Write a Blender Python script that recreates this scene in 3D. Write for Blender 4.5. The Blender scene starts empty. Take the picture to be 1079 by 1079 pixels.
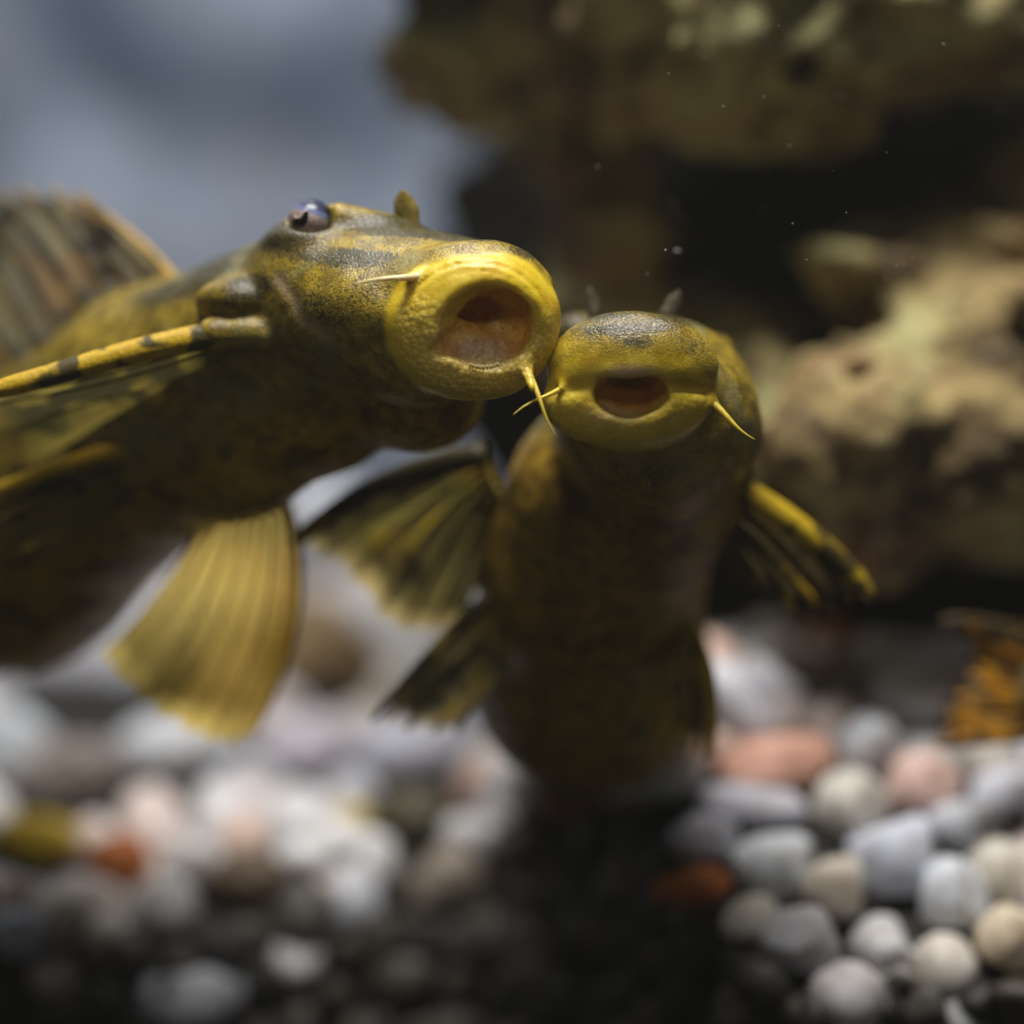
import bpy, bmesh, math, random
import numpy as np
from mathutils import Vector, Matrix

# 1 Blender unit = 1 cm (a macro photograph of an aquarium, frame about 9 cm wide)
scene = bpy.context.scene
scene.unit_settings.scale_length = 0.01
col = scene.collection
random.seed(7)
RS = np.random.RandomState(11)

# ------------------------------------------------------------------ camera
D0 = 25.0
PXC = 120.0
cd = bpy.data.cameras.new('camera')
cd.lens = 100.0
cd.sensor_width = 36.0
cd.clip_start = 0.5
cd.clip_end = 500.0
cd.dof.use_dof = True
cd.dof.focus_distance = D0 - 0.1
cd.dof.aperture_fstop = 0.066
cam = bpy.data.objects.new('camera', cd)
cam.location = (0, -D0, 0)
cam.rotation_euler = (math.radians(90), 0, 0)
col.objects.link(cam)
scene.camera = cam

# ------------------------------------------------------------------ world, lamps, exposure
w = bpy.data.worlds.new('World'); scene.world = w; w.use_nodes = True
bgn = w.node_tree.nodes['Background']
bgn.inputs[0].default_value = (0.66, 0.66, 0.66, 1); bgn.inputs[1].default_value = 0.065

def area(name, loc, target, sx, sy, power, color):
    l = bpy.data.lights.new(name, 'AREA'); l.shape = 'RECTANGLE'; l.size = sx; l.size_y = sy
    l.energy = power; l.color = color
    o = bpy.data.objects.new(name, l); o.location = loc
    o.rotation_euler = (Vector(target) - Vector(loc)).to_track_quat('-Z', 'Y').to_euler()
    col.objects.link(o); return o
# the strip light over the tank, then two added fill lamps
area('overhead_light', (.5, -4.6, 23), (.3, 1.5, 0), 12, 5, 10000, (1.0, 0.97, 0.93))
area('overhead_light', (-9, 17, 24), (-8, 19, 0), 22, 5, 2000, (0.93, 0.97, 1.0))  # added over the rear to brighten the back wall and left gravel
sl = bpy.data.lights.new('mouth_fill_spot', 'SPOT'); sl.energy = 380; sl.color = (1.0, .97, .92)  # added fill spot aimed at the mouths, narrow to keep the gravel dark
sl.spot_size = math.radians(34); sl.spot_blend = 1.0; sl.shadow_soft_size = .9
so = bpy.data.objects.new('mouth_fill_spot', sl); so.location = (-.4, -7.2, 6.3)
so.rotation_euler = (Vector((-.2, 0, 1.95)) - so.location).to_track_quat('-Z', 'Y').to_euler(); col.objects.link(so)

scene.view_settings.view_transform = 'Standard'
scene.view_settings.look = 'None'
scene.view_settings.exposure = 0.0
scene.view_settings.gamma = 1.0
scene.render.engine = 'CYCLES'
scene.cycles.use_denoising = True
scene.cycles.adaptive_threshold = .025
scene.cycles.max_bounces = 7
scene.cycles.volume_bounces = 0
scene.cycles.transparent_max_bounces = 16
scene.cycles.sample_clamp_indirect = 4.0

def P(px, py, y=0.0):
    s = (D0 + y) / D0
    return np.array([(px - 540) / PXC * s, y, (540 - py) / PXC * s])

# ------------------------------------------------------------------ tagging helpers
def tag(o, label=None, cat=None, group=None, kind=None):
    if label: o['label'] = label
    if cat: o['category'] = cat
    if group: o['group'] = group
    if kind: o['kind'] = kind
    return o
def empty(name, loc):
    o = bpy.data.objects.new(name, None); o.location = loc; o.empty_display_size = 0.3
    col.objects.link(o); return o
def link(name, me, mat=None, parent=None):
    o = bpy.data.objects.new(name, me); col.objects.link(o)
    if mat: me.materials.append(mat)
    if parent:
        o.parent = parent
        bpy.context.view_layer.update()
        o.matrix_parent_inverse = parent.matrix_world.inverted()
    return o
def mesh_np(name, V, F, smooth=True):
    me = bpy.data.meshes.new(name)
    V = np.asarray(V, dtype=np.float32); F = np.asarray(F, dtype=np.int32)
    n = F.shape[1]
    me.vertices.add(len(V)); me.vertices.foreach_set('co', V.ravel())
    me.loops.add(F.size); me.loops.foreach_set('vertex_index', F.ravel())
    me.polygons.add(len(F))
    me.polygons.foreach_set('loop_start', np.arange(0, F.size, n, dtype=np.int32))
    me.polygons.foreach_set('use_smooth', np.full(len(F), smooth))
    me.update(calc_edges=True); me.validate()
    return me
def attr(me, name, C):
    a = me.attributes.new(name, 'FLOAT_COLOR', 'POINT')
    C = np.asarray(C, dtype=np.float32)
    if C.shape[1] == 3: C = np.hstack([C, np.ones((len(C), 1), np.float32)])
    a.data.foreach_set('color', C.ravel())

# ------------------------------------------------------------------ numpy noise + distance fields
_T = np.random.RandomState(3).rand(32, 32, 32).astype(np.float32)
def vnoise(p):
    i = np.floor(p).astype(np.int64); f = (p - i).astype(np.float32); f = f * f * (3 - 2 * f)
    i &= 31; j = (i + 1) & 31
    x0, y0, z0 = i.T; x1, y1, z1 = j.T; fx, fy, fz = f.T
    a = _T[x0, y0, z0] * (1 - fx) + _T[x1, y0, z0] * fx
    b = _T[x0, y1, z0] * (1 - fx) + _T[x1, y1, z0] * fx
    c = _T[x0, y0, z1] * (1 - fx) + _T[x1, y0, z1] * fx
    d = _T[x0, y1, z1] * (1 - fx) + _T[x1, y1, z1] * fx
    return (a * (1 - fy) + b * fy) * (1 - fz) + (c * (1 - fy) + d * fy) * fz
def fbm(p, o=4, g=0.5):
    s = 0; a = 1; t = 0
    for k in range(o):
        s = s + a * vnoise(p * (2.03 ** k) + 7.7 * k); t += a; a *= g
    return s / t          # 0..1
def ell(p, c, r, R=None):
    q = p - np.asarray(c, np.float32)
    if R is not None: q = q @ np.asarray(R, np.float32).T
    r = np.asarray(r, np.float32)
    k0 = np.linalg.norm(q / r, axis=1); k1 = np.linalg.norm(q / (r * r), axis=1) + 1e-6
    return k0 * (k0 - 1) / k1
def cone(p, a, ra, b, rb):
    a = np.asarray(a, np.float32); b = np.asarray(b, np.float32)
    ab = b - a; t = np.clip(((p - a) @ ab) / (ab @ ab), 0, 1)
    return np.linalg.norm(p - a - t[:, None] * ab, axis=1) - (ra + (rb - ra) * t)
def smin(a, b, k):
    h = np.clip(0.5 + 0.5 * (b - a) / k, 0, 1)
    return b + (a - b) * h - k * h * (1 - h)
def smax(a, b, k): return -smin(-a, -b, k)
def sstep(a, b, x):
    t = np.clip((x - a) / (b - a), 0, 1); return t * t * (3 - 2 * t)
def frame(n, up=(0, 0, 1)):
    n = np.asarray(n, float); n /= np.linalg.norm(n)
    u = np.cross(np.asarray(up, float), n); u /= np.linalg.norm(u)
    v = np.cross(n, u); return np.array([u, v, n])      # rows u(right) v(up) n(out)

def surfnets(f, lo, hi, h, slack=1.35):
    lo = np.asarray(lo, float); hi = np.asarray(hi, float)
    nc = np.ceil((hi - lo) / (4 * h)).astype(int)
    ax = [lo[k] + (np.arange(nc[k]) + 0.5) * 4 * h for k in range(3)]
    G = np.stack(np.meshgrid(*ax, indexing='ij'), -1).reshape(-1, 3).astype(np.float32)
    dc = f(G).reshape(nc)
    act = np.abs(dc) < 4 * h * slack
    D = np.repeat(np.repeat(np.repeat(dc, 4, 0), 4, 1), 4, 2).astype(np.float32)
    M = np.repeat(np.repeat(np.repeat(act, 4, 0), 4, 1), 4, 2)
    idx = np.argwhere(M)
    D[M] = f((lo + idx * h).astype(np.float32))
    S = D < 0
    c8 = [(0,0,0),(1,0,0),(0,1,0),(1,1,0),(0,0,1),(1,0,1),(0,1,1),(1,1,1)]
    n = np.array(D.shape) - 1
    sl = lambda o: tuple(slice(o[k], o[k] + n[k]) for k in range(3))
    cnt = np.zeros(n, np.int8)
    for o in c8: cnt += S[sl(o)]
    cells = np.argwhere((cnt > 0) & (cnt < 8))
    val = [D[tuple((cells + o).T)] for o in c8]
    acc = np.zeros((len(cells), 3)); num = np.zeros(len(cells))
    for i in range(8):
        for j in range(i + 1, 8):
            a, b = np.array(c8[i]), np.array(c8[j])
            if np.abs(a - b).sum() != 1: continue
            m = (val[i] < 0) != (val[j] < 0)
            t = val[i] / np.where(m, val[i] - val[j], 1)
            acc[m] += (a + t[:, None] * (b - a))[m]; num[m] += 1
    V = lo + (cells + acc / num[:, None]) * h
    ids = -np.ones(n, np.int64); ids[tuple(cells.T)] = np.arange(len(cells))
    F = []
    for k in range(3):
        e = np.zeros(3, int); e[k] = 1
        a = S[sl((0, 0, 0))]; b = S[sl(tuple(e))]
        for flip, msk in ((0, a & ~b), (1, ~a & b)):
            q = np.argwhere(msk)
            q = q[(q > 0).all(1)]
            k1 = np.eye(3, dtype=int)[(k + 1) % 3]; k2 = np.eye(3, dtype=int)[(k + 2) % 3]
            quad = np.stack([ids[tuple((q - o).T)] for o in (k1 + k2, k2, 0 * k1, k1)], 1)
            if flip: quad = quad[:, ::-1]
            F.append(quad[(quad >= 0).all(1)])
    return V.astype(np.float32), np.vstack(F)

# ------------------------------------------------------------------ node helpers
class NT:
    def __init__(s, name):
        s.m = bpy.data.materials.new(name); s.m.use_nodes = True
        s.t = s.m.node_tree; s.t.nodes.clear()
        s.out = s.t.nodes.new('ShaderNodeOutputMaterial')
    def n(s, typ, ins=None, **kw):
        nd = s.t.nodes.new('ShaderNode' + typ)
        for k, v in kw.items(): setattr(nd, k, v)
        for k, v in (ins or {}).items():
            sock = nd.inputs[k]
            if isinstance(v, bpy.types.NodeSocket): s.t.links.new(v, sock)
            else: sock.default_value = v
        return nd
    def mix(s, f, a, b, mode='MIX'):
        nd = s.t.nodes.new('ShaderNodeMix'); nd.data_type = 'RGBA'; nd.blend_type = mode
        for k, v in ((0, f), (6, a), (7, b)):
            if isinstance(v, bpy.types.NodeSocket): s.t.links.new(v, nd.inputs[k])
            else: nd.inputs[k].default_value = (v if k == 0 else (*v, 1))
        return nd.outputs[2]
    def math(s, op, a, b=0.0, clamp=False):
        nd = s.t.nodes.new('ShaderNodeMath'); nd.operation = op; nd.use_clamp = clamp
        for k, v in ((0, a), (1, b)):
            if isinstance(v, bpy.types.NodeSocket): s.t.links.new(v, nd.inputs[k])
            else: nd.inputs[k].default_value = v
        return nd.outputs[0]
    def ramp(s, x, lo, hi):
        return s.n('MapRange', {0: x, 1: lo, 2: hi, 3: 0.0, 4: 1.0}, interpolation_type='SMOOTHSTEP').outputs[0]
    def noise(s, vec, scale, detail=3.0, rough=0.55):
        return s.n('TexNoise', {'Vector': vec, 'Scale': scale, 'Detail': detail, 'Roughness': rough}).outputs[0]
    def attr(s, name):
        a = s.n('Attribute', attribute_name=name)
        sp = s.n('SeparateColor', {0: a.outputs['Color']})
        return a.outputs['Color'], sp.outputs
    def surf(s, sock): s.t.links.new(sock, s.out.inputs['Surface']); return s.m

def mat_skin():
    t = NT('fish_skin')
    ob = t.n('TexCoord').outputs['Object']
    _, m = t.attr('mask')        # lip, inner mouth, dark blotch
    _, m2 = t.attr('mask2')      # belly, pale pink, papillae
    n1 = t.noise(ob, 2.2, 4); n2 = t.noise(ob, 7.0, 4); n3 = t.noise(ob, 42.0, 2, .6); n4 = t.noise(ob, 60.0, 2, .7)
    base = t.mix(t.ramp(n2, .35, .68), (.16, .108, .010), (.38, .265, .022))
    base = t.mix(t.ramp(n1, .50, .70), base, (.24, .21, .08))
    nd = t.noise(ob, 26.0, 3, .65)
    dk = t.math('ADD', m[2], t.math('MULTIPLY', t.math('SUBTRACT', n2, .5), 1.0))
    dk = t.math('ADD', dk, t.math('MULTIPLY', t.math('SUBTRACT', nd, .5), 1.5))
    dk = t.math('ADD', dk, t.math('MULTIPLY', t.math('SUBTRACT', n3, .5), .9))
    dk = t.math('MULTIPLY', t.ramp(dk, .22, .62), t.math('SUBTRACT', 1.0, m[0]))
    base = t.mix(t.math('MULTIPLY', dk, .93), base, (.035, .031, .014))
    # belly
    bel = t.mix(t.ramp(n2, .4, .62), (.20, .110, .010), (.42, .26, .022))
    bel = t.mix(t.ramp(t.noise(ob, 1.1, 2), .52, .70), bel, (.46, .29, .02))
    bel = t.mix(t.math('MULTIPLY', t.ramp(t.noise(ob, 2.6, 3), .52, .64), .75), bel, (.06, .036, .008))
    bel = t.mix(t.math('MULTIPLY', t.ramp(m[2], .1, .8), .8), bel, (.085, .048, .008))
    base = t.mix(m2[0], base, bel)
    # tiny dark pigment dots, pale grains
    base = t.mix(t.math('MULTIPLY', t.ramp(n3, .57, .68), t.math('MULTIPLY', t.math('SUBTRACT', 1.0, m[0]), .85)), base, (.05, .038, .012))
    base = t.mix(t.math('MULTIPLY', t.ramp(n4, .58, .68), t.math('MULTIPLY', t.math('SUBTRACT', 1.0, m[0]), .5)), base, (.60, .50, .20))
    # lips
    lip = t.mix(t.ramp(n2, .3, .7), (.58, .405, .012), (.72, .53, .045))
    lip = t.mix(t.math('MULTIPLY', t.ramp(t.noise(ob, 3.2, 3), .5, .68), .6), lip, (.54, .32, .010))
    vor = t.n('TexVoronoi', {'Vector': ob, 'Scale': 16.5}, feature='DISTANCE_TO_EDGE').outputs['Distance']
    vd = t.n('TexVoronoi', {'Vector': ob, 'Scale': 16.5}).outputs['Distance']
    edge = t.ramp(vor, .0, .14)
    pap = t.mix(edge, (.60, .37, .01), (.80, .61, .14))
    lip = t.mix(t.math('MULTIPLY', m2[2], .75), lip, pap)
    base = t.mix(m[0], base, lip)
    inn = t.mix(t.ramp(n2, .35, .65), (.62, .25, .015), (.76, .43, .07))
    base = t.mix(m[1], base, inn)
    base = t.mix(m2[1], base, t.mix(t.ramp(n3, .3, .7), (.50, .33, .20), (.62, .47, .33)))
    hgt = t.math('ADD', t.math('MULTIPLY', t.math('MULTIPLY', n3, .9), t.math('SUBTRACT', 1.0, m[0])), t.math('MULTIPLY', n4, .35))
    hgt = t.math('ADD', hgt, t.math('MULTIPLY', nd, t.math('MULTIPLY', m[0], .25)))
    hgt = t.math('ADD', hgt, t.math('MULTIPLY', t.math('SUBTRACT', 1.0, vd), t.math('MULTIPLY', m2[2], 1.4)))
    bmp = t.n('Bump', {'Height': hgt, 'Strength': .4, 'Distance': .03})
    rg = t.math('ADD', .17, t.math('MULTIPLY', n3, .25))
    b = t.n('BsdfPrincipled', {'Base Color': base, 'Roughness': rg, 'Specular IOR Level': t.math('SUBTRACT', .40, t.math('MULTIPLY', m2[0], .32)), 'Subsurface Weight': .30,
        'Subsurface Radius': (.16, .11, .02), 'Subsurface Scale': 1.0, 'Normal': bmp.outputs[0]})
    return t.surf(b.outputs[0])

def mat_plain(name, c1, c2, scale=8, rough=.4, sss=.0, spec=.4, bump=.2):
    t = NT(name); ob = t.n('TexCoord').outputs['Object']
    n = t.noise(ob, scale, 4)
    bmp = t.n('Bump', {'Height': n, 'Strength': bump, 'Distance': .03})
    b = t.n('BsdfPrincipled', {'Base Color': t.mix(t.ramp(n, .3, .7), c1, c2), 'Roughness': rough, 'Specular IOR Level': spec,
        'Subsurface Weight': sss, 'Subsurface Radius': (.12, .08, .03), 'Subsurface Scale': 1.0, 'Normal': bmp.outputs[0]})
    return t.surf(b.outputs[0])

def mat_ray(name, cy, cd_, scale=2.4, thr=(.5, .58), spots=True):
    # fin spines and rays: yellow with dark bands
    t = NT(name); ob = t.n('TexCoord').outputs['Object']
    n = t.noise(ob, scale, 2); n3 = t.noise(ob, 30, 3)
    c = t.mix(t.ramp(n3, .3, .7), tuple(x * .75 for x in cy), cy)
    if spots: c = t.mix(t.math('MULTIPLY', t.ramp(n, *thr), .92), c, cd_)
    bmp = t.n('Bump', {'Height': n3, 'Strength': .4, 'Distance': .02})
    b = t.n('BsdfPrincipled', {'Base Color': c, 'Roughness': .42, 'Specular IOR Level': .3, 'Subsurface Weight': .15,
        'Subsurface Radius': (.1, .07, .02), 'Subsurface Scale': 1.0, 'Normal': bmp.outputs[0]})
    return t.surf(b.outputs[0])

def mat_fin(name, cm, cs, co, opac=(.55, .92), su=.55, sv=5.0, thr=(.5, .6), seed=0.0, tint=(1, .96, .85), trl=.5, tip=0.0):
    # fin membrane: thin skin that lets light through, darker spots in rows along the rays
    t = NT(name); uv = t.n('TexCoord').outputs['UV']
    mp = t.n('Mapping', {'Vector': uv, 'Scale': (su, sv, 1), 'Location': (seed, seed * .7, 0)}).outputs[0]
    n = t.noise(mp, 1.0, 2); n2 = t.noise(mp, .45, 2)
    sp = t.ramp(n, *thr)
    c = t.mix(t.ramp(n2, .5, .62), cm, co)
    c = t.mix(sp, c, cs)
    df = t.n('BsdfDiffuse', {'Color': c}); tr = t.n('BsdfTranslucent', {'Color': c})
    gl = t.n('BsdfGlossy', {'Color': (1, 1, 1, 1), 'Roughness': .4})
    mx = t.n('MixShader', {0: trl, 1: df.outputs[0], 2: tr.outputs[0]})
    mx = t.n('MixShader', {0: .03, 1: mx.outputs[0], 2: gl.outputs[0]})
    tp = t.n('BsdfTransparent', {'Color': (*tint, 1)})
    op = t.math('ADD', opac[0], t.math('MULTIPLY', sp, opac[1] - opac[0]))
    if tip:
        sv_ = t.n('SeparateXYZ', {0: uv}).outputs[1]
        op = t.math('ADD', op, t.math('MULTIPLY', t.ramp(sv_, .3, .8), tip), True)
    ve = t.n('SeparateXYZ', {0: uv}).outputs[1]
    op = t.math('MULTIPLY', op, t.ramp(ve, 1.0, .84))
    mx = t.n('MixShader', {0: op, 1: tp.outputs[0], 2: mx.outputs[0]})
    return t.surf(mx.outputs[0])

def mat_rock(name):
    t = NT(name); ob = t.n('TexCoord').outputs['Object']
    n1 = t.noise(ob, .55, 5, .6); n2 = t.noise(ob, 1.1, 5, .62); n3 = t.noise(ob, 4.5, 5, .6)
    off = t.n('VectorMath', {0: ob, 1: (13, 5, 9)}).outputs[0]
    n4 = t.noise(off, .8, 4, .6)
    c = t.mix(t.ramp(n2, .36, .62), (.10, .065, .028), (.40, .30, .125))
    c = t.mix(t.ramp(n1, .48, .62), c, (.41, .39, .18))
    c = t.mix(t.math('MULTIPLY', t.ramp(n4, .56, .68), .8), c, (.23, .11, .06))
    c = t.mix(t.math('MULTIPLY', t.ramp(n3, .55, .72), .6), c, (.40, .39, .27))
    c = t.mix(t.math('MULTIPLY', t.ramp(n3, .46, .30), .7), c, (.045, .032, .018))
    bmp = t.n('Bump', {'Height': n3, 'Strength': .8, 'Distance': .15})
    b = t.n('BsdfPrincipled', {'Base Color': c, 'Roughness': .75, 'Specular IOR Level': .25, 'Normal': bmp.outputs[0]})
    return t.surf(b.outputs[0])

def mat_stone():
    t = NT('pebble_stone'); ob = t.n('TexCoord').outputs['Object']
    c, _ = t.attr('col')
    n = t.noise(ob, 5.0, 5, .6); n2 = t.noise(ob, 1.7, 3)
    cc = t.mix(t.math('MULTIPLY', t.ramp(n, .45, .75), .5), c, (.80, .78, .74), 'MULTIPLY')
    cc = t.mix(t.math('MULTIPLY', t.ramp(n2, .52, .7), .35), cc, (.55, .42, .28), 'MULTIPLY')
    bmp = t.n('Bump', {'Height': n, 'Strength': .3, 'Distance': .05})
    b = t.n('BsdfPrincipled', {'Base Color': cc, 'Roughness': .5, 'Specular IOR Level': .3, 'Subsurface Weight': .5,
        'Subsurface Radius': (.4, .36, .33), 'Subsurface Scale': 1.0, 'Normal': bmp.outputs[0]})
    return t.surf(b.outputs[0])

SKIN = mat_skin(); STONE = mat_stone()
YEL = (.62, .40, .02); DK = (.03, .028, .013)
RAY = mat_ray('fin_ray', YEL, DK)
RAYP = mat_ray('fin_ray_olive', (.34, .25, .04), (.05, .045, .02))
RAYG = mat_ray('fin_ray_gold', (.52, .34, .015), (.2, .14, .02), 2.0, (.6, .7))
RAYO = mat_ray('fin_ray_orange', (.50, .30, .03), (.09, .08, .04), 1.6, (.5, .62))
BARB = mat_plain('barbel_skin', (.56, .39, .025), (.66, .50, .07), 12, .4, .4)
BARBP = mat_plain('barbel_skin_pale', (.66, .52, .22), (.78, .70, .48), 12, .4, .3)

# ================================================================== SETTING
# back pane of the tank, far behind everything
def mat_back():
    t = NT('back_wall'); ob = t.n('TexCoord').outputs['Object']
    n = t.noise(ob, .22, 3, .55); n2 = t.noise(ob, .5, 3)
    c = t.mix(t.ramp(n, .36, .62), (.08, .11, .16), (.40, .46, .58))
    c = t.mix(t.math('MULTIPLY', t.ramp(n2, .5, .66), .55), c, (.22, .22, .24))
    b = t.n('BsdfPrincipled', {'Base Color': c, 'Roughness': .8, 'Specular IOR Level': .1})
    return t.surf(b.outputs[0])
V = [(-30, 27, -6), (30, 27, -6), (30, 27, 22), (-30, 27, 22)]
tag(link('back_wall', mesh_np('back_wall', V, [[0, 1, 2, 3]], False), mat_back()), kind='structure')

# gravel bed
def toe(x):      # the heap is cut off here; the black drop stands for shade in front
    return 5.4 + 1.6 * sstep(-3.4, -1.4, x) - 4.4 * sstep(.3, 2.8, x)
def gh0(x, y):
    left = np.where(y < 12.0, -4.52 + .34 * (y - 4.5), -1.97 + .08 * (y - 12.0))
    left = left + .5 * sstep(11.5, 14, y) * sstep(-2.5, -5.0, x)
    right = np.where(y < 5.5, -4.23 + .83 * (y - 2.6), -1.83 + .06 * (y - 5.5))
    return left + (right - left) * sstep(-0.6, 1.4, x)
def gh(x, y):
    return np.maximum(gh0(x, y) - 3.2 * np.clip(toe(x) - y, 0, None), -8)
xs = np.linspace(-13, 13, 90); ys = np.linspace(-.3, 27, 120)
X, Y = np.meshgrid(xs, ys, indexing='ij')
Z = gh(X, Y) - 0.38
Vg = np.stack([X, Y, Z], -1).reshape(-1, 3)
I = np.arange(90 * 120).reshape(90, 120)
Fg = np.stack([I[:-1, :-1], I[1:, :-1], I[1:, 1:], I[:-1, 1:]], -1).reshape(-1, 4)
# front face of the bed, straight down behind the front pane
fr = I[:, 0]; nb = len(Vg)
Vf = Vg[fr].copy(); Vf[:, 2] = -8
Vg = np.vstack([Vg, Vf])
Ff = np.array([[fr[k + 1], fr[k], nb + k, nb + k + 1] for k in range(89)])
GRIT_SHADE = mat_plain('bed_grit_shade', (.008, .007, .006), (.025, .021, .017), 6, .8)  # grit under the stones, near black to give the front drop its shade
tag(link('gravel_floor', mesh_np('gravel_floor', Vg, np.vstack([Fg, Ff])), GRIT_SHADE), kind='structure')

def ico(sub):
    bm = bmesh.new(); bmesh.ops.create_icosphere(bm, subdivisions=sub, radius=1)
    v = np.array([x.co[:] for x in bm.verts]); f = np.array([[q.index for q in x.verts] for x in bm.faces]); bm.free()
    return v, f
ICO3 = ico(3); ICO4 = ico(4)
def pebble_shape(seed, base=ICO3, rough=.32):
    v, f = base; o = seed * 3.713
    k = 1 + rough * (fbm(v * .9 + o + 50, 2) - .5) * 2 + .10 * (fbm(v * 2.6 + o + 20, 2) - .5)
    p = v * k[:, None]
    # a few worn flat faces
    r = np.random.RandomState(seed + 100)
    for _ in range(5):
        n = r.normal(size=3); n /= np.linalg.norm(n)
        d = p @ n; c = r.uniform(.7, .86)
        p = p - np.clip(d - c, 0, None)[:, None] * n * .8
    return p, f
SHAPES = [pebble_shape(k) for k in range(14)]
def rotm(r):
    from mathutils import Euler
    return np.array(Euler(r.uniform(0, 6.28, 3)).to_matrix())
PAL = [((.76, .75, .76), 6), ((.70, .71, .78), 5), ((.74, .68, .61), 3), ((.62, .60, .61), 1.5), ((.76, .65, .61), 3.5),
       ((.46, .40, .35), 1.0), ((.66, .47, .40), 1.2), ((.24, .20, .16), .5), ((.40, .15, .04), .35), ((.46, .34, .06), .3)]
pw = np.array([p[1] for p in PAL]); pw /= pw.sum()

# pebbles that can be told apart: px, py, depth, half width, half height (pixels), colour, label
PEB = [
 (818, 808, 2.2, 66, 36, (.60, .34, .26), 'large salmon pink pebble right of the dangling fin'),
 (972, 826, 1.4, 44, 40, (.70, .50, .44), 'rounded pale pink pebble near the right edge'),
 (966, 738, 4.2, 46, 42, (.66, .69, .72), 'white pebble highest on the gravel beside the orange fin'),
 (918, 788, 2.8, 36, 40, (.72, .76, .82), 'bluish white pebble right above the big pink pebble'),
 (815, 910, -.8, 45, 40, (.66, .70, .74), 'round white pebble standing out in the dark right gravel'),
 (945, 905, -.2, 52, 46, (.60, .63, .72), 'broad lilac white pebble below the pale pink pebble'),
 (882, 938, -.9, 38, 34, (.58, .52, .44), 'cream pebble just right of the round white one'),
 (845, 992, -1.6, 46, 38, (.48, .48, .50), 'grey white pebble low beneath the round white one'),
 (1050, 920, -.4, 40, 38, (.68, .64, .55), 'creamy white pebble cut by the right edge'),
 (1005, 945, -1.0, 40, 42, (.66, .69, .74), 'bright white pebble low at right beside the creamy one'),
 (1062, 990, -1.6, 34, 36, (.66, .56, .42), 'tan cream pebble in the lower right corner'),
 (728, 935, -.6, 44, 22, (.36, .11, .02), 'flat rust orange pebble in the dark middle gravel'),
 (795, 850, 1.0, 60, 24, (.50, .50, .56), 'flat grey lilac pebble under the salmon pink pebble'),
 (742, 885, .2, 42, 30, (.30, .30, .34), 'dull blue grey pebble left of the round white one'),
 (700, 818, 1.4, 46, 26, (.56, .58, .56), 'pale pebble below the hanging rear fin tip'),
 (895, 850, 1.0, 46, 40, (.58, .55, .50), 'beige white pebble between the two pink pebbles'),
 (1020, 870, .6, 44, 30, (.60, .62, .68), 'grey white pebble right below the pale pink pebble'),
 (1062, 835, 1.6, 40, 30, (.62, .64, .72), 'lilac grey pebble under the orange spotted fin'),
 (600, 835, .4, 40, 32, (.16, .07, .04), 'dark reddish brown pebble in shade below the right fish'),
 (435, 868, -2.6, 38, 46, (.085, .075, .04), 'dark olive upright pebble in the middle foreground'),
 (128, 910, -4.0, 36, 34, (.42, .13, .03), 'blurred orange red pebble at lower left'),
 (36, 885, -3.4, 52, 30, (.52, .37, .03), 'blurred mustard yellow pebble at the left edge'),
 (322, 785, .8, 56, 40, (.66, .62, .70), 'pinkish white pebble under the fan fin tip'),
 (438, 792, .4, 70, 42, (.64, .65, .76), 'large bluish white pebble left of the dark middle shadow'),
 (75, 822, -1.2, 58, 46, (.24, .205, .19), 'brownish grey pebble at left between white ones'),
 (185, 790, -.4, 66, 42, (.68, .70, .74), 'white pebble right below the fan fin at left'),
 (20, 985, -4.6, 30, 26, (.44, .48, .56), 'small grey blue pebble in the lower left corner'),
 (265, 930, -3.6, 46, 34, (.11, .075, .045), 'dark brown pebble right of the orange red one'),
 (345, 690, 12.3, 60, 62, (.34, .24, .13), 'tan stone standing behind the fan shaped fin'),
 (345, 556, 14.5, 62, 62, (.66, .69, .76), 'bright white stone in the gap under the dark fin spine'),
 (100, 690, 13.2, 120, 70, (.68, .69, .76), 'large pale stone heaped behind the left fish belly'),
 (20, 790, .6, 46, 44, (.56, .61, .66), 'pale bluish pebble at the left edge above the yellow one'),
]
taken = []
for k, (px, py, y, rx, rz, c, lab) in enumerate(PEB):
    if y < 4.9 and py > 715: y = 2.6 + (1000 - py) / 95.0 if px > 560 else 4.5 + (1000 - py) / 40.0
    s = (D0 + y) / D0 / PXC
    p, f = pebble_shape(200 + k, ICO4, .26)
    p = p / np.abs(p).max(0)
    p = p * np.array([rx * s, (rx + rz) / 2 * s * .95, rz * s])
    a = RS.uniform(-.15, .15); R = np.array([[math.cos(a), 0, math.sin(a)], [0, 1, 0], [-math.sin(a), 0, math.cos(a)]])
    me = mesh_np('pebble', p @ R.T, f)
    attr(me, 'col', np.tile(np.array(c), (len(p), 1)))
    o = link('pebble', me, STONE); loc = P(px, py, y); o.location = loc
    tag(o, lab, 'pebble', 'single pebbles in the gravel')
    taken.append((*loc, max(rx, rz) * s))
taken = np.array(taken)

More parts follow.
